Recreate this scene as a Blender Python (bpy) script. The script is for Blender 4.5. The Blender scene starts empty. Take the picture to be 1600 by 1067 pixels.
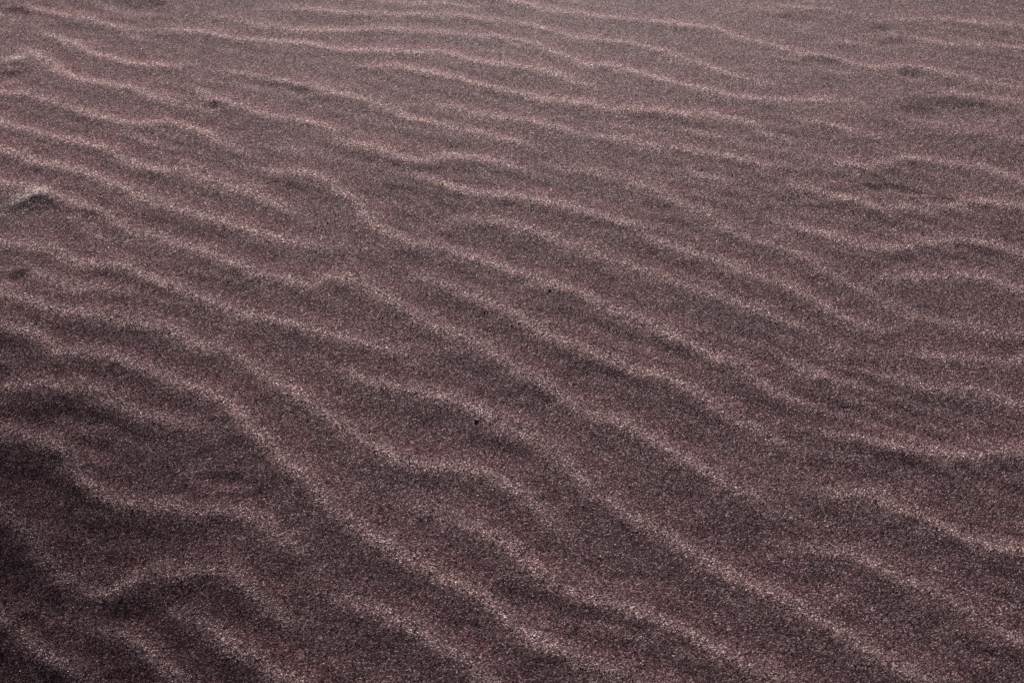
import bpy, math
import numpy as np

# ------------------------------------------------------------------ camera, sky, sun, exposure
scene = bpy.context.scene
CAM_H, PITCH, LENS = 0.80, 39.0, 50.0
cam_data = bpy.data.cameras.new("camera")
cam_data.lens = LENS
cam_data.sensor_width = 36.0
cam_data.sensor_fit = 'HORIZONTAL'
cam_data.clip_start = 0.01
cam_data.clip_end = 1000.0
cam_data.dof.use_dof = True
cam_data.dof.focus_distance = 1.34
cam_data.dof.aperture_fstop = 11.0
cam = bpy.data.objects.new("camera", cam_data)
cam.location = (0.0, 0.0, CAM_H)
cam.rotation_euler = (math.radians(90.0 - PITCH), 0.0, 0.0)
scene.collection.objects.link(cam)
scene.camera = cam

SUN_ELEV, SUN_AZ = math.radians(17.0), math.radians(1.0)     # azimuth from +Y towards +X
world = bpy.data.worlds.new("World")
scene.world = world
world.use_nodes = True
nt = world.node_tree
nt.nodes.clear()
w_out = nt.nodes.new("ShaderNodeOutputWorld")
w_bg = nt.nodes.new("ShaderNodeBackground")
w_sky = nt.nodes.new("ShaderNodeTexSky")
w_sky.sky_type = 'NISHITA'
w_sky.sun_disc = False
w_sky.sun_elevation = SUN_ELEV
w_sky.sun_rotation = SUN_AZ
w_sky.air_density = 0.4
w_sky.ozone_density = 0.2
w_sky.dust_density = 6.0
w_bg.inputs["Strength"].default_value = 0.025
nt.links.new(w_sky.outputs["Color"], w_bg.inputs["Color"])
nt.links.new(w_bg.outputs["Background"], w_out.inputs["Surface"])

sun_data = bpy.data.lights.new("sun", 'SUN')
sun_data.energy = 5.0
sun_data.angle = math.radians(16.0)
sun_data.color = (1.0, 0.95, 0.91)
sun = bpy.data.objects.new("sun", sun_data)
sun.rotation_euler = (math.radians(90.0) - SUN_ELEV, 0.0, math.pi - SUN_AZ)
sun.location = (0.8, 4.0, 2.2)
scene.collection.objects.link(sun)

scene.view_settings.view_transform = 'Standard'
scene.view_settings.look = 'None'
scene.view_settings.exposure = 1.05
scene.view_settings.gamma = 1.0
scene.view_settings.use_curve_mapping = False
scene.render.engine = 'CYCLES'
scene.cycles.use_denoising = False
scene.render.filter_size = 0.75
scene.cycles.max_bounces = 4
scene.cycles.sample_clamp_indirect = 4.0

rng = np.random.default_rng(11)

# ------------------------------------------------------------------ where the ripples run (metres on the ground)
# every crest: strength, points x,y running left to right; the steep lee side is on its right hand
SHOULDER, FALL, ROLL = (-0.2073, 0.8746, -0.8566, -0.5161), 0.115, 0.26  # invented slopes that turn the near sand away from the sun
CRESTS = [
    (0.9, 0, 0, [(-0.618, 1.658), (-0.581, 1.646), (-0.550, 1.633), (-0.514, 1.616), (-0.479, 1.599), (-0.456, 1.576), (-0.435, 1.565)]),
    (1, 0, 0, [(-0.450, 1.593), (-0.418, 1.597), (-0.375, 1.588), (-0.336, 1.571), (-0.296, 1.565), (-0.257, 1.560), (-0.207, 1.543), (-0.153, 1.540), (-0.120, 1.535), (-0.084, 1.535), (-0.061, 1.524), (-0.026, 1.506), (0.005, 1.499), (0.032, 1.491), (0.062, 1.475), (0.078, 1.460), (0.103, 1.449)]),
    (0.8, 0, 0, [(-0.375, 1.633), (-0.349, 1.625), (-0.299, 1.605), (-0.258, 1.593), (-0.209, 1.592), (-0.163, 1.599), (-0.131, 1.593), (-0.073, 1.585), (-0.026, 1.576), (0.012, 1.565), (0.038, 1.548), (0.050, 1.535), (0.085, 1.508), (0.125, 1.499), (0.160, 1.477), (0.196, 1.456), (0.231, 1.440), (0.261, 1.429), (0.304, 1.424), (0.362, 1.423), (0.393, 1.417)]),
    (0.7, 0, 0, [(-0.306, 1.658), (-0.257, 1.651), (-0.214, 1.642), (-0.144, 1.637), (-0.080, 1.633), (0.000, 1.614), (0.039, 1.597), (0.078, 1.573), (0.141, 1.560), (0.178, 1.538), (0.202, 1.516), (0.230, 1.499), (0.255, 1.482), (0.288, 1.465), (0.316, 1.453)]),
    (0.7, 1, 1, [(-0.285, 1.814), (-0.150, 1.747), (-0.016, 1.680), (0.013, 1.668), (0.053, 1.646), (0.119, 1.628), (0.205, 1.611), (0.251, 1.593), (0.279, 1.573), (0.313, 1.556), (0.331, 1.538), (0.354, 1.527), (0.383, 1.519), (0.413, 1.503), (0.450, 1.503), (0.485, 1.492), (0.520, 1.480), (0.542, 1.468), (0.587, 1.450), (0.724, 1.389), (0.860, 1.328)]),
    (1, 0, 0, [(-0.188, 1.500), (-0.176, 1.503), (-0.131, 1.499), (-0.100, 1.485), (-0.070, 1.475), (-0.040, 1.460), (-0.010, 1.446), (0.019, 1.433), (0.048, 1.424), (0.084, 1.414), (0.108, 1.405), (0.143, 1.401), (0.181, 1.394), (0.225, 1.390), (0.262, 1.374), (0.280, 1.352), (0.296, 1.339)]),
    (0.9, 0, 0, [(-0.341, 1.494), (-0.328, 1.488), (-0.297, 1.474), (-0.258, 1.465), (-0.226, 1.456), (-0.195, 1.437), (-0.162, 1.424), (-0.134, 1.405), (-0.112, 1.383), (-0.083, 1.370), (-0.056, 1.358), (-0.024, 1.348), (0.000, 1.338), (0.028, 1.331)]),
    (0.85, 0, 0, [(-0.116, 1.417), (-0.105, 1.414), (-0.072, 1.410), (-0.043, 1.398), (-0.010, 1.385), (0.023, 1.377), (0.053, 1.361), (0.079, 1.348), (0.116, 1.343), (0.150, 1.332), (0.183, 1.323), (0.217, 1.311), (0.250, 1.301), (0.282, 1.287), (0.301, 1.281)]),
    (1, 0, 0, [(-0.595, 1.592), (-0.584, 1.588), (-0.561, 1.580), (-0.532, 1.560), (-0.503, 1.535), (-0.480, 1.522), (-0.447, 1.508), (-0.406, 1.505), (-0.369, 1.506)]),
    (1, 0, 0, [(-0.375, 1.465), (-0.368, 1.457), (-0.338, 1.424), (-0.304, 1.410), (-0.273, 1.391), (-0.236, 1.381), (-0.212, 1.371), (-0.196, 1.354), (-0.186, 1.339), (-0.155, 1.327), (-0.131, 1.319), (-0.109, 1.303), (-0.082, 1.303), (-0.055, 1.307), (-0.012, 1.297), (0.011, 1.284), (0.034, 1.269)]),
    (0.7, 0, 1, [(0.031, 1.303), (0.054, 1.287), (0.090, 1.279), (0.111, 1.268), (0.144, 1.253), (0.167, 1.233), (0.174, 1.220), (0.195, 1.208), (0.215, 1.192), (0.222, 1.179), (0.242, 1.164), (0.262, 1.153), (0.281, 1.141), (0.296, 1.130), (0.310, 1.114), (0.324, 1.100), (0.340, 1.087), (0.356, 1.073), (0.372, 1.060), (0.396, 1.052), (0.428, 1.041), (0.455, 1.032), (0.474, 1.027), (0.618, 0.983), (0.761, 0.939)]),
    (1, 0, 0, [(-0.599, 1.548), (-0.570, 1.535), (-0.541, 1.503), (-0.512, 1.477), (-0.484, 1.462), (-0.455, 1.453), (-0.430, 1.446), (-0.399, 1.426), (-0.365, 1.412), (-0.345, 1.406)]),
    (1, 1, 0, [(-0.873, 1.517), (-0.728, 1.478), (-0.583, 1.439), (-0.559, 1.439), (-0.531, 1.424), (-0.503, 1.408), (-0.477, 1.397), (-0.450, 1.383), (-0.424, 1.371), (-0.391, 1.374), (-0.367, 1.371), (-0.342, 1.357), (-0.312, 1.335), (-0.279, 1.311)]),
    (0.6, 0, 0, [(-0.276, 1.326), (-0.262, 1.323), (-0.242, 1.324), (-0.218, 1.317), (-0.198, 1.301)]),
    (0.6, 0, 0, [(-0.424, 1.353), (-0.393, 1.333), (-0.378, 1.326), (-0.365, 1.315)]),
    (1, 1, 0, [(-0.834, 1.513), (-0.701, 1.446), (-0.567, 1.378), (-0.544, 1.365), (-0.520, 1.354), (-0.497, 1.344), (-0.470, 1.335), (-0.444, 1.323), (-0.420, 1.307), (-0.394, 1.291), (-0.370, 1.285), (-0.355, 1.290), (-0.338, 1.279), (-0.313, 1.264), (-0.284, 1.250), (-0.257, 1.234), (-0.229, 1.213), (-0.210, 1.201)]),
    (1, 0, 0, [(-0.282, 1.294), (-0.252, 1.281), (-0.221, 1.278), (-0.197, 1.266), (-0.177, 1.246), (-0.158, 1.227), (-0.144, 1.197), (-0.128, 1.177), (-0.106, 1.162), (-0.081, 1.156), (-0.055, 1.146), (-0.034, 1.135), (-0.009, 1.124), (0.016, 1.112), (0.035, 1.102), (0.057, 1.090), (0.081, 1.075), (0.098, 1.062), (0.120, 1.050), (0.139, 1.037), (0.157, 1.023), (0.175, 1.008), (0.194, 0.996), (0.212, 0.984), (0.229, 0.970), (0.243, 0.957), (0.260, 0.945), (0.277, 0.932)]),
    (1, 1, 0, [(-0.812, 1.473), (-0.682, 1.398), (-0.552, 1.323), (-0.530, 1.311), (-0.506, 1.297), (-0.478, 1.292), (-0.452, 1.279), (-0.423, 1.261), (-0.398, 1.245), (-0.369, 1.229), (-0.338, 1.213), (-0.312, 1.203), (-0.289, 1.192), (-0.261, 1.179), (-0.238, 1.169), (-0.212, 1.161), (-0.191, 1.158), (-0.161, 1.151)]),
    (1, 1, 0, [(-0.827, 1.330), (-0.681, 1.295), (-0.535, 1.261), (-0.512, 1.257), (-0.493, 1.251), (-0.472, 1.239), (-0.447, 1.225), (-0.425, 1.216), (-0.404, 1.199), (-0.390, 1.183), (-0.376, 1.175), (-0.353, 1.169), (-0.331, 1.160), (-0.310, 1.151), (-0.289, 1.138), (-0.267, 1.127), (-0.249, 1.116), (-0.227, 1.110), (-0.206, 1.103), (-0.193, 1.100), (-0.180, 1.109), (-0.165, 1.111), (-0.148, 1.102), (-0.133, 1.090), (-0.114, 1.075), (-0.095, 1.060), (-0.076, 1.047), (-0.056, 1.032), (-0.035, 1.020), (-0.016, 1.004), (0.003, 0.988), (0.023, 0.972), (0.038, 0.960), (0.057, 0.942), (0.075, 0.930), (0.098, 0.920), (0.120, 0.905), (0.136, 0.894), (0.151, 0.879), (0.170, 0.865), (0.186, 0.851), (0.205, 0.840), (0.221, 0.832), (0.234, 0.823)]),
    (0.85, 0, 1, [(0.208, 0.795), (0.228, 0.792), (0.248, 0.789), (0.269, 0.787), (0.285, 0.779), (0.300, 0.769), (0.318, 0.757), (0.333, 0.750), (0.350, 0.740), (0.364, 0.728), (0.374, 0.718), (0.385, 0.712), (0.394, 0.706), (0.522, 0.628), (0.651, 0.551)]),
    (1, 0, 0, [(-0.105, 1.104), (-0.093, 1.107), (-0.078, 1.105), (-0.058, 1.096), (-0.041, 1.084), (-0.021, 1.072), (0.000, 1.058), (0.020, 1.041), (0.039, 1.026), (0.059, 1.016), (0.078, 1.004), (0.097, 0.994), (0.119, 0.983), (0.138, 0.976), (0.158, 0.964), (0.174, 0.947), (0.191, 0.934), (0.210, 0.920), (0.227, 0.908), (0.246, 0.897)]),
    (1, 0, 1, [(0.263, 0.905), (0.277, 0.907), (0.301, 0.907), (0.322, 0.901), (0.341, 0.895), (0.366, 0.890), (0.400, 0.887), (0.440, 0.893), (0.590, 0.900), (0.740, 0.907)]),
    (1, 1, 0, [(-0.809, 1.161), (-0.659, 1.161), (-0.509, 1.161), (-0.490, 1.162), (-0.471, 1.161), (-0.454, 1.153), (-0.439, 1.140), (-0.420, 1.131), (-0.403, 1.130), (-0.383, 1.128), (-0.366, 1.123), (-0.352, 1.112), (-0.337, 1.100), (-0.318, 1.093), (-0.300, 1.084), (-0.284, 1.074), (-0.266, 1.062), (-0.249, 1.055), (-0.230, 1.050), (-0.211, 1.046), (-0.193, 1.039), (-0.178, 1.032), (-0.158, 1.026), (-0.138, 1.020), (-0.118, 1.012), (-0.099, 1.002), (-0.084, 0.991)]),
    (0.5, 0, 0, [(-0.442, 1.189), (-0.419, 1.171), (-0.404, 1.161), (-0.392, 1.156)]),
    (0.8, 0, 0, [(-0.493, 1.125), (-0.476, 1.122), (-0.454, 1.110), (-0.433, 1.101), (-0.413, 1.094), (-0.393, 1.092), (-0.375, 1.087), (-0.356, 1.077)]),
    (1, 1, 0, [(-0.775, 1.178), (-0.632, 1.131), (-0.489, 1.085), (-0.471, 1.083), (-0.452, 1.073), (-0.431, 1.064), (-0.409, 1.060), (-0.386, 1.057), (-0.365, 1.050), (-0.343, 1.046), (-0.324, 1.040), (-0.305, 1.030), (-0.285, 1.019), (-0.269, 1.013), (-0.252, 1.005), (-0.235, 0.994), (-0.224, 0.981), (-0.213, 0.971), (-0.199, 0.963), (-0.186, 0.953), (-0.174, 0.943), (-0.157, 0.928), (-0.138, 0.912), (-0.124, 0.902), (-0.107, 0.888), (-0.086, 0.877), (-0.064, 0.875), (-0.047, 0.876), (-0.029, 0.870), (-0.011, 0.861), (0.007, 0.847), (0.021, 0.832), (0.035, 0.817), (0.045, 0.807)]),
    (1, 0, 1, [(-0.178, 0.994), (-0.155, 0.985), (-0.139, 0.978), (-0.121, 0.968), (-0.101, 0.962), (-0.080, 0.956), (-0.061, 0.954), (-0.044, 0.947), (-0.026, 0.935), (-0.011, 0.923), (0.006, 0.911), (0.024, 0.901), (0.036, 0.892), (0.049, 0.874), (0.059, 0.860), (0.071, 0.847), (0.087, 0.834), (0.098, 0.823), (0.114, 0.813), (0.132, 0.802), (0.148, 0.788), (0.162, 0.775), (0.180, 0.763), (0.197, 0.753), (0.211, 0.744), (0.228, 0.732), (0.245, 0.721), (0.260, 0.711), (0.274, 0.700), (0.289, 0.688), (0.303, 0.679), (0.317, 0.670), (0.445, 0.591), (0.573, 0.512)]),
    (1, 1, 1, [(-0.761, 1.155), (-0.620, 1.101), (-0.480, 1.048), (-0.465, 1.043), (-0.447, 1.036), (-0.433, 1.026), (-0.419, 1.015), (-0.398, 1.010), (-0.376, 1.008), (-0.355, 0.999), (-0.333, 0.990), (-0.314, 0.979), (-0.293, 0.968), (-0.273, 0.959), (-0.254, 0.949), (-0.242, 0.937), (-0.233, 0.924), (-0.223, 0.913), (-0.204, 0.896), (-0.192, 0.881), (-0.181, 0.869), (-0.165, 0.851), (-0.153, 0.836), (-0.141, 0.825), (-0.125, 0.812), (-0.104, 0.799), (-0.088, 0.787), (-0.072, 0.776), (-0.055, 0.764), (-0.036, 0.754), (-0.019, 0.741), (-0.002, 0.727), (0.011, 0.714), (0.026, 0.705), (0.042, 0.697), (0.058, 0.688), (0.074, 0.681), (0.090, 0.673), (0.225, 0.608), (0.360, 0.543)]),
    (0.9, 0, 1, [(-0.093, 0.835), (-0.071, 0.831), (-0.053, 0.826), (-0.037, 0.815), (-0.023, 0.805), (-0.007, 0.796), (0.007, 0.782), (0.020, 0.768), (0.037, 0.759), (0.056, 0.750), (0.076, 0.744), (0.093, 0.736), (0.108, 0.728), (0.122, 0.719), (0.136, 0.712), (0.149, 0.704), (0.166, 0.693), (0.183, 0.682), (0.197, 0.674), (0.326, 0.596), (0.454, 0.518)]),
    (0.7, 1, 0, [(-0.706, 1.198), (-0.588, 1.104), (-0.471, 1.011), (-0.459, 1.001), (-0.445, 0.990)]),
    (0.9, 1, 0, [(-0.761, 0.949), (-0.611, 0.960), (-0.462, 0.971), (-0.443, 0.974), (-0.423, 0.974), (-0.404, 0.971), (-0.386, 0.968), (-0.369, 0.962), (-0.349, 0.950), (-0.330, 0.939), (-0.310, 0.933), (-0.291, 0.927), (-0.269, 0.922), (-0.244, 0.921)]),
    (0.9, 1, 0, [(-0.740, 0.997), (-0.595, 0.959), (-0.450, 0.920), (-0.431, 0.917), (-0.410, 0.909), (-0.389, 0.897), (-0.374, 0.883), (-0.365, 0.869), (-0.351, 0.855), (-0.329, 0.846), (-0.304, 0.838), (-0.282, 0.839), (-0.267, 0.834), (-0.245, 0.833), (-0.225, 0.828), (-0.212, 0.821), (-0.196, 0.810), (-0.181, 0.799), (-0.166, 0.785)]),
    (1, 0, 1, [(-0.165, 0.750), (-0.152, 0.747), (-0.135, 0.744), (-0.118, 0.739), (-0.099, 0.732), (-0.083, 0.724), (-0.069, 0.715), (-0.058, 0.706), (-0.043, 0.694), (-0.029, 0.684), (-0.016, 0.672), (0.097, 0.574), (0.210, 0.475)]),
    (0.9, 1, 0, [(-0.666, 1.036), (-0.550, 0.941), (-0.434, 0.846), (-0.418, 0.833), (-0.400, 0.819), (-0.387, 0.802), (-0.370, 0.787), (-0.355, 0.775), (-0.340, 0.769), (-0.322, 0.766), (-0.304, 0.776), (-0.285, 0.779), (-0.264, 0.778), (-0.243, 0.778), (-0.227, 0.773), (-0.211, 0.761), (-0.194, 0.747), (-0.176, 0.735), (-0.161, 0.727)]),
    (1, 0, 1, [(-0.277, 0.754), (-0.260, 0.740), (-0.243, 0.730), (-0.228, 0.718), (-0.213, 0.705), (-0.197, 0.695), (-0.181, 0.687), (-0.167, 0.678), (-0.037, 0.603), (0.093, 0.527)]),
    (0.9, 0, 1, [(-0.345, 0.751), (-0.326, 0.737), (-0.308, 0.728), (-0.291, 0.718), (-0.279, 0.705), (-0.267, 0.693), (-0.257, 0.683), (-0.149, 0.579), (-0.042, 0.474)]),
    (0.9, 1, 1, [(-0.641, 0.950), (-0.528, 0.852), (-0.414, 0.755), (-0.401, 0.747), (-0.386, 0.731), (-0.370, 0.717), (-0.352, 0.705), (-0.334, 0.694), (-0.209, 0.611), (-0.084, 0.528)]),
    (0.4, 0, 1, [(-0.140, 0.694), (-0.131, 0.691), (-0.114, 0.683), (-0.102, 0.675), (0.029, 0.602), (0.160, 0.528)]),
    (0.5, 0, 0, [(0.371, 1.561), (0.409, 1.563), (0.446, 1.552)]),
    (0.5, 0, 1, [(0.453, 1.585), (0.467, 1.582), (0.503, 1.568), (0.538, 1.556), (0.589, 1.552), (0.613, 1.547), (0.762, 1.527), (0.911, 1.507)]),
    (0.5, 0, 1, [(0.427, 1.612), (0.448, 1.616), (0.489, 1.623), (0.528, 1.623), (0.585, 1.614), (0.629, 1.602), (0.776, 1.572), (0.923, 1.541)]),
    (0.75, 0, 0, [(0.312, 1.379), (0.339, 1.374), (0.365, 1.361), (0.390, 1.346), (0.414, 1.340)]),
    (0.8, 0, 1, [(0.311, 1.306), (0.318, 1.303), (0.351, 1.293), (0.384, 1.290), (0.409, 1.301), (0.433, 1.305), (0.465, 1.295), (0.494, 1.294), (0.513, 1.280), (0.536, 1.264), (0.658, 1.177), (0.781, 1.090)]),
    (0.85, 0, 1, [(0.263, 1.252), (0.289, 1.255), (0.310, 1.250), (0.330, 1.239), (0.351, 1.228), (0.371, 1.220), (0.392, 1.217), (0.436, 1.218), (0.482, 1.227), (0.524, 1.220), (0.674, 1.224), (0.824, 1.227)]),
    (0.7, 0, 0, [(0.169, 1.287), (0.180, 1.284), (0.206, 1.272), (0.231, 1.256), (0.252, 1.243)]),
    (0.9, 0, 1, [(0.259, 1.199), (0.275, 1.193), (0.304, 1.179), (0.323, 1.169), (0.343, 1.159), (0.363, 1.155), (0.391, 1.157), (0.424, 1.164), (0.451, 1.167), (0.470, 1.162), (0.490, 1.153), (0.504, 1.143), (0.634, 1.067), (0.764, 0.992)]),
    (0.8, 0, 1, [(0.346, 1.103), (0.371, 1.111), (0.396, 1.112), (0.425, 1.116), (0.442, 1.112), (0.461, 1.107), (0.477, 1.095), (0.490, 1.087), (0.612, 1.000), (0.734, 0.913)]),
    (1, 0, 0, [(-0.115, 1.278), (-0.106, 1.272), (-0.078, 1.262), (-0.056, 1.250), (-0.036, 1.240), (-0.011, 1.240), (0.022, 1.233), (0.043, 1.225), (0.065, 1.217), (0.087, 1.206), (0.106, 1.197), (0.129, 1.186), (0.144, 1.167), (0.168, 1.152), (0.188, 1.140), (0.208, 1.128), (0.233, 1.114), (0.258, 1.100), (0.278, 1.089), (0.293, 1.072), (0.305, 1.058), (0.319, 1.045), (0.338, 1.039), (0.360, 1.033)]),
    (0.9, 0, 0, [(-0.071, 1.190), (-0.052, 1.196), (-0.032, 1.197), (0.000, 1.189), (0.026, 1.176), (0.038, 1.169), (0.059, 1.156), (0.079, 1.143), (0.100, 1.133), (0.122, 1.121), (0.144, 1.110), (0.164, 1.099), (0.184, 1.093), (0.203, 1.082), (0.220, 1.072), (0.237, 1.062), (0.254, 1.050), (0.271, 1.041), (0.288, 1.033)]),
    (0.7, 0, 1, [(0.329, 1.010), (0.361, 1.007), (0.390, 1.004), (0.419, 1.002), (0.447, 0.999), (0.467, 0.997), (0.616, 0.982), (0.765, 0.967)]),
    (0.5, 0, 0, [(0.277, 1.018), (0.299, 1.007), (0.318, 1.000)]),
    (0.8, 0, 0, [(0.240, 1.004), (0.263, 0.986), (0.279, 0.978), (0.294, 0.966), (0.311, 0.961), (0.329, 0.963)]),
    (0.85, 0, 1, [(0.316, 0.988), (0.338, 0.978), (0.356, 0.970), (0.377, 0.964), (0.400, 0.964), (0.422, 0.957), (0.443, 0.947), (0.453, 0.942), (0.588, 0.876), (0.722, 0.810)]),
    (1, 0, 1, [(0.239, 0.853), (0.247, 0.851), (0.268, 0.847), (0.289, 0.845), (0.306, 0.839), (0.322, 0.833), (0.338, 0.825), (0.351, 0.817), (0.365, 0.804), (0.381, 0.795), (0.398, 0.792), (0.414, 0.787), (0.560, 0.752), (0.705, 0.716)]),
    (0.4, 0, 0, [(0.243, 0.749), (0.252, 0.746), (0.267, 0.743), (0.274, 0.739)]),
    (0.5, 0, 0, [(0.290, 1.658), (0.354, 1.655), (0.401, 1.648), (0.434, 1.633)]),
    (0.6, 0, 1, [(0.469, 1.449), (0.497, 1.443), (0.538, 1.431), (0.579, 1.421), (0.724, 1.384), (0.869, 1.346)]),
    (0.5, 0, 1, [(0.469, 1.353), (0.503, 1.351), (0.557, 1.342), (0.706, 1.322), (0.854, 1.303)]),
    (0.5, 0, 0, [(0.169, 1.362), (0.210, 1.351), (0.244, 1.342), (0.267, 1.331)]),
    (0.5, 0, 0, [(0.092, 1.377), (0.127, 1.367), (0.165, 1.358)]),
    (0.5, 1, 0, [(-0.910, 1.760), (-0.774, 1.697), (-0.638, 1.633), (-0.602, 1.619), (-0.570, 1.602)]),
    (0.5, 1, 0, [(-0.490, 1.749), (-0.343, 1.718), (-0.196, 1.688), (-0.146, 1.669), (-0.081, 1.664), (-0.024, 1.655)]),
    (0.7, 0, 0, [(-0.461, 1.187), (-0.448, 1.202), (-0.425, 1.216), (-0.417, 1.222)]),
]
SCARPS = [
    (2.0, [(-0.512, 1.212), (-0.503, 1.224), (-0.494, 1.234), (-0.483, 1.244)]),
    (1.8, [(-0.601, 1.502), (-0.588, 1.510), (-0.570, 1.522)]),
    (-0.5, [(-0.137, 1.252), (-0.131, 1.243), (-0.124, 1.233), (-0.117, 1.227)]),
    (-0.7, [(0.518, 1.278), (0.521, 1.269), (0.527, 1.256), (0.535, 1.248)]),
    (-0.4, [(-0.275, 0.868), (-0.264, 0.869), (-0.255, 0.869), (-0.245, 0.864)]),
    (-0.35, [(0.438, 1.582), (0.447, 1.565), (0.452, 1.552)]),
    (0.9, [(0.437, 1.398), (0.441, 1.382), (0.450, 1.370), (0.459, 1.363)]),
    (0.8, [(-0.495, 1.637), (-0.478, 1.632), (-0.459, 1.635), (-0.444, 1.642)]),
]
# hollows: x, y, half-lengths, turn, depth, rim
HOLLOWS = [
    (0.486, 1.391, 0.0537, 0.0291, -0.10, 0.00200, 0.00100),
    (0.457, 1.393, 0.0201, 0.0170, -0.47, 0.00120, 0.00050),
    (-0.474, 1.657, 0.0368, 0.0228, -0.19, 0.00320, 0.00100),
    (-0.623, 1.623, 0.0238, 0.0237, -0.00, 0.00320, 0.00050),
    (-0.587, 1.511, 0.0269, 0.0128, 0.36, -0.00105, 0.00000),
    (-0.584, 1.474, 0.0229, 0.0136, 0.28, 0.00160, 0.00050),
    (-0.497, 1.232, 0.0263, 0.0127, 0.72, -0.00077, 0.00000),
    (-0.484, 1.212, 0.0179, 0.0105, 0.41, 0.00100, 0.00000),
    (-0.478, 1.109, 0.0112, 0.0107, -0.49, 0.00200, 0.00050),
    (-0.336, 1.406, 0.0086, 0.0087, -0.00, 0.00240, 0.00025),
    (-0.292, 1.459, 0.0256, 0.0120, -0.47, 0.00220, 0.00030),
    (-0.242, 1.441, 0.0152, 0.0078, -0.34, 0.00160, 0.00025),
    (0.467, 1.480, 0.0135, 0.0137, -0.18, 0.00280, 0.00050),
    (0.376, 1.502, 0.0310, 0.0142, -0.29, 0.00180, 0.00030),
    (0.321, 1.532, 0.0212, 0.0102, -0.52, 0.00160, 0.00025),
    (0.353, 1.619, 0.0210, 0.0157, -0.68, 0.00160, 0.00040),
    (0.452, 1.592, 0.0162, 0.0138, -0.79, 0.00160, 0.00040),
    (0.461, 1.558, 0.0130, 0.0089, -0.36, 0.00100, 0.00040),
    (-0.425, 1.199, 0.0263, 0.0112, -0.22, 0.00100, 0.00025),
    (-0.364, 1.285, 0.0081, 0.0063, -0.00, 0.00060, 0.00015),
    (-0.067, 1.278, 0.0306, 0.0073, -0.15, 0.00060, 0.00015),
    (-0.291, 0.852, 0.0110, 0.0046, -0.10, 0.00080, 0.00025),
    (-0.244, 0.862, 0.0247, 0.0071, -0.10, 0.00088, 0.00040),
    (0.392, 1.248, 0.0301, 0.0070, -0.15, 0.00088, 0.00030),
    (0.304, 1.231, 0.0203, 0.0059, -0.28, 0.00060, 0.00015),
    (-0.407, 0.931, 0.0348, 0.0123, -0.16, 0.00120, 0.00000),
    (0.248, 1.381, 0.0291, 0.0096, -0.26, 0.00072, 0.00015),
    (0.108, 0.990, 0.0239, 0.0057, -0.35, 0.00048, 0.00010),
]
PEBBLES = [
    (-0.0309, 0.9258, 0.0045),
    (0.0897, 1.0066, 0.0026),
    (0.0362, 1.0896, 0.0031),
    (0.3141, 1.3109, 0.0027),
    (0.3037, 0.8329, 0.0021),
    (0.0974, 1.0647, 0.0027),
    (-0.1576, 1.5849, 0.0027),
    (0.1625, 1.0977, 0.0022),
]
TRAP = (0.395, 0.659, 0.660, 1.683)
GRAIN_COUNT = 170000

# ------------------------------------------------------------------ smooth noise on the ground
class Noise:
    def __init__(self, seed):
        r = np.random.default_rng(seed)
        self.g = r.uniform(-1, 1, (256, 256))
    def __call__(self, x, y):
        xi = np.floor(x).astype(int); yi = np.floor(y).astype(int)
        fx = x - xi; fy = y - yi
        fx = fx * fx * (3 - 2 * fx); fy = fy * fy * (3 - 2 * fy)
        g = self.g
        a = g[xi & 255, yi & 255]; b = g[(xi + 1) & 255, yi & 255]
        c = g[xi & 255, (yi + 1) & 255]; d = g[(xi + 1) & 255, (yi + 1) & 255]
        return (a * (1 - fx) + b * fx) * (1 - fy) + (c * (1 - fx) + d * fx) * fy
N1, N2, N3, N4, N5 = (Noise(s) for s in (1, 2, 3, 4, 5))

def base(x, y):
    """broad tilt shaped to dim the near sand: past a low shoulder the sand falls away to the near left"""
    d = (x - SHOULDER[0]) * SHOULDER[2] + (y - SHOULDER[1]) * SHOULDER[3]
    d = d + 0.02 * np.sin(7.0 * (x * SHOULDER[3] - y * SHOULDER[2]))
    soft = 0.5 * (d + np.sqrt(d * d + 0.09 ** 2))
    soft = 0.75 * np.tanh(soft / 0.75)
    g = np.clip((1.14 - y) / 0.5, 0, 1)
    t = 3.0 * np.tanh(np.maximum(0.0, 1.5 - y) / 3.0)
    return -(FALL * soft + 0.22 * soft * soft) * g * g * (3 - 2 * g) - ROLL * (np.sqrt(1 + t * t) - 1)

def smooth_line(pts, step=0.006):
    p = np.array(pts, float)
    if len(p) < 3:
        return p
    q = np.vstack([2 * p[0] - p[1], p, 2 * p[-1] - p[-2]])
    out = []
    for i in range(1, len(q) - 2):
        n = max(2, int(np.hypot(*(q[i + 1] - q[i])) / step))
        t = np.linspace(0, 1, n, endpoint=False)[:, None]
        a, b, c, d = q[i - 1], q[i], q[i + 1], q[i + 2]
        out.append(0.5 * ((2 * b) + (c - a) * t + (2 * a - 5 * b + 4 * c - d) * t ** 2 + (3 * b - a - 3 * c + d) * t ** 3))
    out.append(p[-1:])
    return np.vstack(out)

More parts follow.
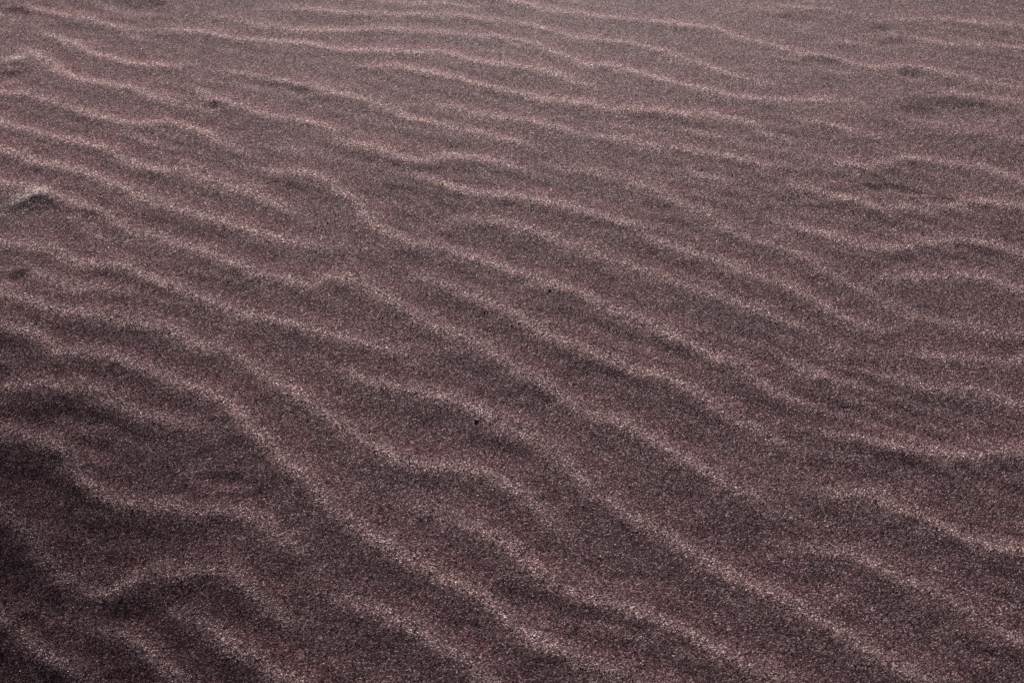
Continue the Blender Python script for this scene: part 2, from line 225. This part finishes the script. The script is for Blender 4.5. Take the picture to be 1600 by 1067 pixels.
# ------------------------------------------------------------------ the grid of the ground sheet
STEP = 0.0030
def axis(lo, hi, far_lo, far_hi):
    mid = np.arange(lo, hi + STEP / 2, STEP)
    def grow(limit):
        out, d, s = [], 0.0, STEP
        while d < limit:
            s *= 1.09; d += s; out.append(d)
        return np.array(out)
    return np.concatenate([(lo - grow(lo - far_lo))[::-1], mid, mid[-1] + grow(far_hi - hi)])
XS = axis(-1.05, 1.05, -90, 90)
YS = axis(0.42, 2.30, -90, 160)
GX, GY = np.meshgrid(XS, YS, indexing='ij')
ix0, ix1 = np.searchsorted(XS, -1.0501), np.searchsorted(XS, 1.0501)
iy0, iy1 = np.searchsorted(YS, 0.4199), np.searchsorted(YS, 2.3005)
CX, CY = GX[ix0:ix1, iy0:iy1], GY[ix0:ix1, iy0:iy1]
cx, cy = XS[ix0:ix1], YS[iy0:iy1]

acc = np.zeros_like(CX)          # traced ripples, p-norm sum
flank = np.zeros_like(CX)
coarse = np.zeros_like(CX)
fine = np.zeros_like(CX)
lit_rim = np.zeros_like(CX)
W_STOSS, W_LEE, PN = 0.0140, 0.0165, 3.0
REACH = 0.075
# a slow meander so that the hand-laid crests are not too even
jx = 0.0022 * N1(CX * 45, CY * 45) + 0.0010 * N3(CX * 130, CY * 130)
jy = 0.0022 * N2(CX * 45, CY * 45) + 0.0010 * N4(CX * 130, CY * 130)

def ridge_field(pts, reach):
    p = smooth_line(pts)
    lo, hi = p.min(0) - reach, p.max(0) + reach
    a0, a1 = np.searchsorted(cx, lo[0]), np.searchsorted(cx, hi[0])
    b0, b1 = np.searchsorted(cy, lo[1]), np.searchsorted(cy, hi[1])
    if a1 <= a0 or b1 <= b0:
        return None
    sl = (slice(a0, a1), slice(b0, b1))
    X = CX[sl] + jx[sl]; Y = CY[sl] + jy[sl]
    best = np.full(X.shape, 1e9); sgn = np.zeros(X.shape); along = np.zeros(X.shape)
    seg = p[1:] - p[:-1]
    L = np.hypot(seg[:, 0], seg[:, 1]); cum = np.concatenate([[0], np.cumsum(L)])
    for i in range(len(seg)):
        # only the cells near this piece
        c0 = np.searchsorted(cx[a0:a1], min(p[i, 0], p[i + 1, 0]) - reach)
        c1 = np.searchsorted(cx[a0:a1], max(p[i, 0], p[i + 1, 0]) + reach)
        d0 = np.searchsorted(cy[b0:b1], min(p[i, 1], p[i + 1, 1]) - reach)
        d1 = np.searchsorted(cy[b0:b1], max(p[i, 1], p[i + 1, 1]) + reach)
        if c1 <= c0 or d1 <= d0:
            continue
        s2 = (slice(c0, c1), slice(d0, d1))
        dx = X[s2] - p[i, 0]; dy = Y[s2] - p[i, 1]
        t = np.clip((dx * seg[i, 0] + dy * seg[i, 1]) / (L[i] ** 2 + 1e-12), 0, 1)
        ex = dx - t * seg[i, 0]; ey = dy - t * seg[i, 1]
        d2 = ex * ex + ey * ey
        cr = (seg[i, 0] * dy - seg[i, 1] * dx) / (L[i] + 1e-9)
        m = d2 < best[s2]
        best[s2][m] = d2[m]
        sgn[s2][m] = cr[m]
        along[s2][m] = (cum[i] + t * L[i])[m]
    dist = np.sqrt(best)
    s = np.where(sgn >= 0, dist, -dist)
    # blend the side across the tips
    s = np.where(np.abs(sgn) < dist * 0.999, np.where(sgn >= 0, 1, -1) * dist, s)
    return sl, s, along, cum[-1], dist

for k, (w, open0, open1, pts) in enumerate(CRESTS):
    r = ridge_field(pts, REACH)
    if r is None:
        continue
    sl, s, along, total, dist = r
    taper = np.ones_like(s)
    tl = min(0.06, total * 0.45)
    if not open0: taper *= 0.15 + 0.85 * np.clip(along / tl, 0, 1) ** 0.8
    if not open1: taper *= 0.15 + 0.85 * np.clip((total - along) / tl, 0, 1) ** 0.8
    swell = 1.0 + 0.16 * N5(along * 14 + k * 7.3, np.full_like(along, k * 1.7)) + 0.10 * N4(along * 45 + k * 3.1, np.full_like(along, k * 2.9))
    amp = w * taper * swell * (1 + 0.4 * np.clip((CY[sl] - 1.05) / 0.5, 0, 1) + 0.35 * np.clip((0.85 - CY[sl]) / 0.2, 0, 1) * np.clip(-CX[sl] / 0.2, 0, 1))
    ws = W_STOSS * (1 + 0.25 * N3(along * 16 + k, np.full_like(along, k * 3.3)))
    q = s + 0.0045
    f = np.where(q >= 0, np.exp(-np.abs(q / ws) ** 1.7), np.exp(-np.abs(q / W_LEE) ** 1.7))
    acc[sl] += (amp * f) ** PN
    coarse[sl] += amp * (0.72 * np.exp(-np.abs(s / 0.0052) ** 1.5) + 0.28 * np.exp(-np.abs(s / 0.012) ** 1.4))
    flank[sl] += amp * np.exp(-((s - 0.017) / 0.0085) ** 2)
for w, pts in SCARPS:
    r = ridge_field(pts, 0.04)
    if r is None:
        continue
    sl, s, along, total, dist = r
    taper = np.clip(along / 0.012, 0.1, 1) * np.clip((total - along) / 0.012, 0.1, 1)
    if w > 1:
        lit_rim[sl] += taper * np.exp(-np.abs((s - 0.003) / 0.011) ** 2)  # mask for the painted sunlit face of the clod rims
    fine[sl] += w * taper * np.where(s >= 0, np.exp(-np.abs(s / 0.011) ** 1.3), np.exp(-np.abs(s / 0.004) ** 1.6))
traced = acc ** (1 / PN)

# hollows left by feet and wind
hollow = np.zeros_like(CX)
for x0, y0, ax, ay, ang, depth, rim in HOLLOWS:
    ca, sa = math.cos(ang), math.sin(ang)
    dx, dy = CX - x0 + 1.6 * jx, CY - y0 + 1.6 * jy
    u = (dx * ca + dy * sa) / ax; v = (-dx * sa + dy * ca) / ay
    q = np.sqrt(u * u + v * v)
    hollow += -depth * np.exp(-q ** 2.6) + rim * np.exp(-((q - 1.35) / 0.32) ** 2)

# ripples that carry on beyond what was traced
def loose_ripples(X, Y):
    wx = X + 0.022 * N1(X * 3.1 + 9, Y * 3.1) + 0.018 * N2(X * 9, Y * 9 + 4)
    wy = Y + 0.022 * N3(X * 3.1, Y * 3.1 + 5) + 0.018 * N4(X * 9 + 2, Y * 9)
    ph = (0.28 * wx + 0.96 * wy) / 0.062 + 1.2 * N5(X * 1.3, Y * 1.3)
    fr = ph - np.floor(ph)                       # 0 = trough behind the lee
    s = (fr - 0.36) * 0.062
    return np.where(s >= 0, np.exp(-np.abs(s / W_STOSS) ** 1.6), np.exp(-np.abs(s / W_LEE) ** 1.7)) * (0.85 + 0.3 * N2(X * 8, Y * 8))

def outside(X, Y):
    """distance beyond the traced patch (a trapezium on the ground)"""
    half = TRAP[0] + (Y - TRAP[2]) * (TRAP[1] - TRAP[0]) / (TRAP[3] - TRAP[2])
    ox = np.maximum(0, np.abs(X) - half)
    oy = np.maximum(0, np.maximum(TRAP[2] - Y, Y - TRAP[3]))
    return np.hypot(ox, oy)

RIP = 0.00105
loose = loose_ripples(GX, GY)
mix = np.clip(outside(GX, GY) / 0.16 - 0.1, 0, 1)
mix = mix * mix * (3 - 2 * mix)
ripple = loose.copy()
ripple[ix0:ix1, iy0:iy1] = traced * (1 - mix[ix0:ix1, iy0:iy1]) + loose[ix0:ix1, iy0:iy1] * mix[ix0:ix1, iy0:iy1]
far = np.hypot(GX, GY - 1.1)
cell = np.maximum(np.gradient(XS)[:, None], np.gradient(YS)[None, :])
keep = np.clip((0.016 - cell) / 0.008, 0, 1)
ripple *= keep
loose *= keep
lumps = 0.00038 * N1(GX * 38, GY * 38) + 0.00020 * N2(GX * 90, GY * 90) + 0.00016 * N5(GX * 70 + GY * 40, GY * 190 - GX * 60) + 0.0007 * N3(GX * 14, GY * 14)
# faint broken secondary ripples between the main ones
sx = GX + 0.010 * N2(GX * 17 + 3, GY * 17); sy = GY + 0.010 * N4(GX * 17, GY * 17 + 8)
second = np.sin((0.40 * sx + 0.92 * sy) * 2 * math.pi / 0.024 + 2.5 * N1(GX * 6, GY * 6 + 3))
lumps += 0.00026 * second * np.clip(0.35 + N3(GX * 11 + 5, GY * 11), 0, 1)
lumps *= keep
dunes = np.clip((far - 3) / 12, 0, 1) ** 2 * (0.5 * N4(GX * 0.09, GY * 0.09) + 0.12 * N5(GX * 0.33, GY * 0.33))
Z = base(GX, GY) + RIP * ripple + lumps + dunes
Z[ix0:ix1, iy0:iy1] += hollow + RIP * fine
def blur(A, n=1):
    for _ in range(n):
        B = A.copy()
        B[1:-1] = 0.25 * A[:-2] + 0.5 * A[1:-1] + 0.25 * A[2:]
        A = B.copy()
        A[:, 1:-1] = 0.25 * B[:, :-2] + 0.5 * B[:, 1:-1] + 0.25 * B[:, 2:]
    return A
Z[ix0:ix1, iy0:iy1] = blur(Z[ix0:ix1, iy0:iy1], 1)

# how the wind has sorted the grains: coarse pale grains gather on crests, fine red sand on the windward flank
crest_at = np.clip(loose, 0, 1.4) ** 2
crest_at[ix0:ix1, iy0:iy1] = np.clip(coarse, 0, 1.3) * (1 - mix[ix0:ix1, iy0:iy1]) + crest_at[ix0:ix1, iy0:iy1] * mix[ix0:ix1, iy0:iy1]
flank_at = np.clip(loose * (1 - loose) * 2.2, 0, 1)
fl = np.clip(blur(flank, 2), 0, 1.2)
m_ = mix[ix0:ix1, iy0:iy1]
flank_at[ix0:ix1, iy0:iy1] = fl * (1 - m_) + flank_at[ix0:ix1, iy0:iy1] * m_

def sample(field, x, y):
    i = np.clip((x - cx[0]) / STEP, 0, len(cx) - 1.001); j = np.clip((y - cy[0]) / STEP, 0, len(cy) - 1.001)
    a = i.astype(int); b = j.astype(int); fi = i - a; fj = j - b
    F = field[ix0:ix1, iy0:iy1]
    return (F[a, b] * (1 - fi) + F[a + 1, b] * fi) * (1 - fj) + (F[a, b + 1] * (1 - fi) + F[a + 1, b + 1] * fi) * fj

# ------------------------------------------------------------------ materials
def new_mat(name):
    m = bpy.data.materials.new(name)
    m.use_nodes = True
    t = m.node_tree
    t.nodes.clear()
    out = t.nodes.new("ShaderNodeOutputMaterial")
    bs = t.nodes.new("ShaderNodeBsdfPrincipled")
    t.links.new(bs.outputs[0], out.inputs["Surface"])
    return m, t, bs

def node(t, kind, **kw):
    n = t.nodes.new(kind)
    for k, v in kw.items():
        if k.startswith("in_"):
            n.inputs[k[3:].replace("_", " ")].default_value = v
        else:
            setattr(n, k, v)
    return n

def ramp(t, stops):
    r = t.nodes.new("ShaderNodeValToRGB")
    e = r.color_ramp.elements
    while len(e) < len(stops):
        e.new(0.5)
    for el, (p, c) in zip(e, stops):
        el.position = p
        el.color = (*c, 1)
    return r

def mixrgb(t, fac, a, b, blend='MIX'):
    m = t.nodes.new("ShaderNodeMix")
    m.data_type = 'RGBA'
    m.blend_type = blend
    for sock, v in ((m.inputs[0], fac), (m.inputs[6], a), (m.inputs[7], b)):
        if hasattr(v, "is_linked") or hasattr(v, "links"):
            t.links.new(v, sock)
        elif isinstance(v, (int, float)):
            sock.default_value = v
        else:
            sock.default_value = (*v, 1)
    return m.outputs[2]

def math_node(t, op, a, b=None, clamp=False):
    m = t.nodes.new("ShaderNodeMath")
    m.operation = op
    m.use_clamp = clamp
    for sock, v in ((m.inputs[0], a), (m.inputs[1], b)):
        if v is None:
            continue
        if isinstance(v, (int, float)):
            sock.default_value = v
        else:
            t.links.new(v, sock)
    return m.outputs[0]

GRAIN_STOPS = [(0.0, (0.022, 0.012, 0.0145)), (0.22, (0.057, 0.0315, 0.0368)), (0.50, (0.115, 0.0665, 0.0762)),
               (0.76, (0.220, 0.137, 0.1495)), (0.90, (0.385, 0.268, 0.276)), (1.0, (0.69, 0.56, 0.555))]

def sand_material():
    m, t, bs = new_mat("sand")
    co = node(t, "ShaderNodeTexCoord").outputs["Object"]
    vor = node(t, "ShaderNodeTexVoronoi", feature='F1', in_Scale=1050.0, in_Randomness=1.0)
    vor2 = node(t, "ShaderNodeTexVoronoi", feature='F1', in_Scale=520.0, in_Randomness=1.0)
    t.links.new(co, vor.inputs["Vector"]); t.links.new(co, vor2.inputs["Vector"])
    sep = node(t, "ShaderNodeSeparateColor"); t.links.new(vor.outputs["Color"], sep.inputs[0])
    sep2 = node(t, "ShaderNodeSeparateColor"); t.links.new(vor2.outputs["Color"], sep2.inputs[0])
    pick = math_node(t, 'ADD', math_node(t, 'MULTIPLY', sep.outputs[0], 0.86), math_node(t, 'MULTIPLY', sep2.outputs[0], 0.14))
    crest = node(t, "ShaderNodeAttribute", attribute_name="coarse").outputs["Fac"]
    flank_s = node(t, "ShaderNodeAttribute", attribute_name="fine_red").outputs["Fac"]
    rp = ramp(t, GRAIN_STOPS); t.links.new(pick, rp.inputs[0])
    big = node(t, "ShaderNodeTexNoise", in_Scale=26.0, in_Detail=3.0); t.links.new(co, big.inputs["Vector"])
    patch = node(t, "ShaderNodeTexNoise", in_Scale=9.0, in_Detail=4.0); t.links.new(co, patch.inputs["Vector"])
    # red mineral sand: patchy, mostly on the windward flank
    red_amt = math_node(t, 'MULTIPLY', flank_s, math_node(t, 'MULTIPLY', big.outputs["Fac"], 1.25), clamp=True)
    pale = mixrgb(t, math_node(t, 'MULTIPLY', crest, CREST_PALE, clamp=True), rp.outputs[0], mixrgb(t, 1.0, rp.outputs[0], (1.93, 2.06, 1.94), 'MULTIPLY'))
    red = mixrgb(t, 1.0, pale, (1.07, 0.89, 0.92), 'MULTIPLY')
    c = mixrgb(t, red_amt, pale, red)
    # grey-violet and warm patches
    c = mixrgb(t, 1.0, c, mixrgb(t, patch.outputs["Fac"], (0.90, 0.91, 0.96), (1.10, 1.06, 1.03)), 'MULTIPLY')
    # tan tint of the crest grains, here and there
    tan_n = node(t, "ShaderNodeMapRange", in_From_Min=0.52, in_From_Max=0.72); t.links.new(big.outputs["Fac"], tan_n.inputs[0])
    tan = math_node(t, 'MULTIPLY', crest, tan_n.outputs[0], clamp=True)
    c = mixrgb(t, tan, c, mixrgb(t, 1.0, c, (1.05, 1.02, 0.92), 'MULTIPLY'))
    # pale grey multiply that paints sunlight onto the rims of the scuffed clods
    lit_rim_s = node(t, "ShaderNodeAttribute", attribute_name="lit_rim").outputs["Fac"]
    c = mixrgb(t, lit_rim_s, c, mixrgb(t, 1.0, c, (2.1, 2.6, 2.4), 'MULTIPLY'))
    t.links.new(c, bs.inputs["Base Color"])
    bs.inputs["Roughness"].default_value = 0.55
    bs.inputs["Specular IOR Level"].default_value = 0.007
    bs.inputs["Specular Tint"].default_value = (1.0, 0.58, 0.64, 1)
    hgt = math_node(t, 'ADD', math_node(t, 'MULTIPLY', vor.outputs["Distance"], -0.9), math_node(t, 'MULTIPLY', sep.outputs[1], 0.9))
    bump = node(t, "ShaderNodeBump", in_Strength=0.9, in_Distance=0.0009)
    t.links.new(hgt, bump.inputs["Height"])
    t.links.new(bump.outputs[0], bs.inputs["Normal"])
    return m
CREST_PALE = 1.0

def grain_material():
    m, t, bs = new_mat("sand_grain")
    col = node(t, "ShaderNodeAttribute", attribute_name="grain_colour")
    t.links.new(col.outputs["Color"], bs.inputs["Base Color"])
    bs.inputs["Roughness"].default_value = 0.45
    bs.inputs["Specular IOR Level"].default_value = 0.06
    return m

def pebble_material():
    m, t, bs = new_mat("black_stone")
    co = node(t, "ShaderNodeTexCoord").outputs["Object"]
    n = node(t, "ShaderNodeTexNoise", in_Scale=900.0, in_Detail=4.0); t.links.new(co, n.inputs["Vector"])
    r = ramp(t, [(0.3, (0.004, 0.005, 0.004)), (0.75, (0.022, 0.020, 0.018))]); t.links.new(n.outputs["Fac"], r.inputs[0])
    t.links.new(r.outputs[0], bs.inputs["Base Color"])
    bs.inputs["Roughness"].default_value = 0.8
    return m

SAND, GRAIN, STONE = sand_material(), grain_material(), pebble_material()

# ------------------------------------------------------------------ the ground sheet
def fast_mesh(name, co, quads=None, tris=None):
    me = bpy.data.meshes.new(name)
    n = len(co)
    faces = quads if quads is not None else tris
    k = faces.shape[1]
    me.vertices.add(n); me.vertices.foreach_set("co", co.astype(np.float32).ravel())
    me.loops.add(faces.size); me.loops.foreach_set("vertex_index", faces.astype(np.int32).ravel())
    me.polygons.add(len(faces))
    me.polygons.foreach_set("loop_start", np.arange(0, faces.size, k, dtype=np.int32))
    me.update(calc_edges=True)
    return me

nx, ny = GX.shape
co = np.stack([GX.ravel(), GY.ravel(), Z.ravel()], 1)
idx = np.arange(nx * ny).reshape(nx, ny)
quads = np.stack([idx[:-1, :-1], idx[1:, :-1], idx[1:, 1:], idx[:-1, 1:]], -1).reshape(-1, 4)
me = fast_mesh("sand_ground", co, quads=quads)
me.polygons.foreach_set("use_smooth", np.ones(len(quads), bool))
lit_rim_at = np.zeros_like(Z)
lit_rim_at[ix0:ix1, iy0:iy1] = np.clip(blur(lit_rim, 2), 0, 1)
for nm, arr in (("coarse", crest_at), ("fine_red", flank_at), ("lit_rim", lit_rim_at)):
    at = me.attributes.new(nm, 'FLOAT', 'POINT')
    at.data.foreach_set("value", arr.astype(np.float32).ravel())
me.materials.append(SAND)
ground = bpy.data.objects.new("sand_ground", me)
ground["kind"] = "structure"
ground["label"] = "dark reddish brown sand blown into winding wind ripples"
ground["category"] = "sand"
scene.collection.objects.link(ground)

# ------------------------------------------------------------------ loose coarse grains lying on the sheet
def loose_grains(count):
    x = rng.uniform(-0.86, 0.86, count * 4); y = rng.uniform(0.50, 1.86, count * 4)
    keep = outside(x, y) < 0.10
    x, y = x[keep], y[keep]
    c = sample(crest_at, x, y)
    # nearer sand shows its grains; coarse grains gather on the crests
    p = (0.42 + 0.58 * np.clip(c, 0, 1)) * np.clip(1.35 - 0.42 * y, 0.4, 1)
    keep = rng.random(len(x)) < p
    x, y, c = x[keep][:count], y[keep][:count], c[keep][:count]
    n = len(x)
    r = 0.00036 * np.exp(rng.normal(0, 0.26, n)) * (1 + 0.18 * np.clip(c, 0, 1))
    z = sample(Z, x, y) - r * 0.10
    octa = np.array([(1, 0, 0), (0, 1, 0), (-1, 0, 0), (0, -1, 0), (0, 0, 1), (0, 0, -1)], float)
    tri = np.array([(0, 1, 4), (1, 2, 4), (2, 3, 4), (3, 0, 4), (1, 0, 5), (2, 1, 5), (3, 2, 5), (0, 3, 5)])
    q = rng.normal(size=(n, 4)); q /= np.linalg.norm(q, axis=1)[:, None]
    w, a, b, d = q.T
    M = np.stack([np.stack([1 - 2 * (b * b + d * d), 2 * (a * b - d * w), 2 * (a * d + b * w)], -1),
                  np.stack([2 * (a * b + d * w), 1 - 2 * (a * a + d * d), 2 * (b * d - a * w)], -1),
                  np.stack([2 * (a * d - b * w), 2 * (b * d + a * w), 1 - 2 * (a * a + b * b)], -1)], 1)
    sh = rng.uniform(0.75, 1.3, (n, 6))
    V = octa[None] * sh[:, :, None]
    V = np.einsum('nij,nkj->nki', M, V) * r[:, None, None] + np.stack([x, y, z], 1)[:, None, :]
    F = tri[None] + (np.arange(n) * 6)[:, None, None]
    me = fast_mesh("sand_grains", V.reshape(-1, 3), tris=F.reshape(-1, 3))
    stops = np.array([s for s, _ in GRAIN_STOPS]); cols = np.array([k for _, k in GRAIN_STOPS])
    u = rng.random(n) ** 0.9
    C = np.stack([np.interp(u, stops, cols[:, k]) for k in range(3)], 1)
    C *= (1 + rng.normal(0, 0.05, (n, 3))) * (1 + 0.9 * np.clip(c, 0, 1.2))[:, None]
    glint = rng.random(n) < 0.012
    C[glint] = (0.62, 0.57, 0.55)
    rgba = np.concatenate([np.clip(C, 0, 1), np.ones((n, 1))], 1)
    at = me.attributes.new("grain_colour", 'FLOAT_COLOR', 'POINT')
    at.data.foreach_set("color", np.repeat(rgba, 6, 0).astype(np.float32).ravel())
    me.materials.append(GRAIN)
    o = bpy.data.objects.new("sand_grains", me)
    o["kind"] = "stuff"
    o["label"] = "loose coarse sand grains lying over the rippled sand"
    o["category"] = "sand"
    scene.collection.objects.link(o)
loose_grains(GRAIN_COUNT)

# ------------------------------------------------------------------ small black pebbles
def pebble(x, y, d, seed, label, group=None):
    r = np.random.default_rng(seed)
    import bmesh
    bm = bmesh.new()
    bmesh.ops.create_icosphere(bm, subdivisions=3, radius=1.0)
    ax = r.normal(size=(9, 3)); ax /= np.linalg.norm(ax, axis=1)[:, None]
    cut = r.uniform(0.62, 0.95, 9)
    for v in bm.verts:
        p = np.array(v.co)
        k = ax @ p
        f = min(1.0, float(np.min(np.where(k > cut, cut / np.maximum(k, 1e-6), 1.0))))
        p = p * f * np.array([1.0, 0.8, 0.45])
        v.co = p * d * 0.5
    me = bpy.data.meshes.new("pebble")
    bm.to_mesh(me); bm.free()
    me.materials.append(STONE)
    o = bpy.data.objects.new("pebble", me)
    o.location = (x, y, float(sample(Z, np.array([x]), np.array([y]))[0]) + d * 0.04)
    o.rotation_euler = (0.2, -0.15, r.uniform(0, 6.28))
    o["label"] = label
    o["category"] = "pebble"
    if group:
        o["group"] = group
    scene.collection.objects.link(o)
for i, (x, y, d) in enumerate(PEBBLES):
    if i == 0:
        pebble(x, y, d, 40, "largest black pebble, lodged just below a ripple crest in the sand")
    else:
        pebble(x, y, d, 40 + i, "tiny black grit pebble lying singly on the rippled sand", "tiny black pebbles scattered over the ripples")
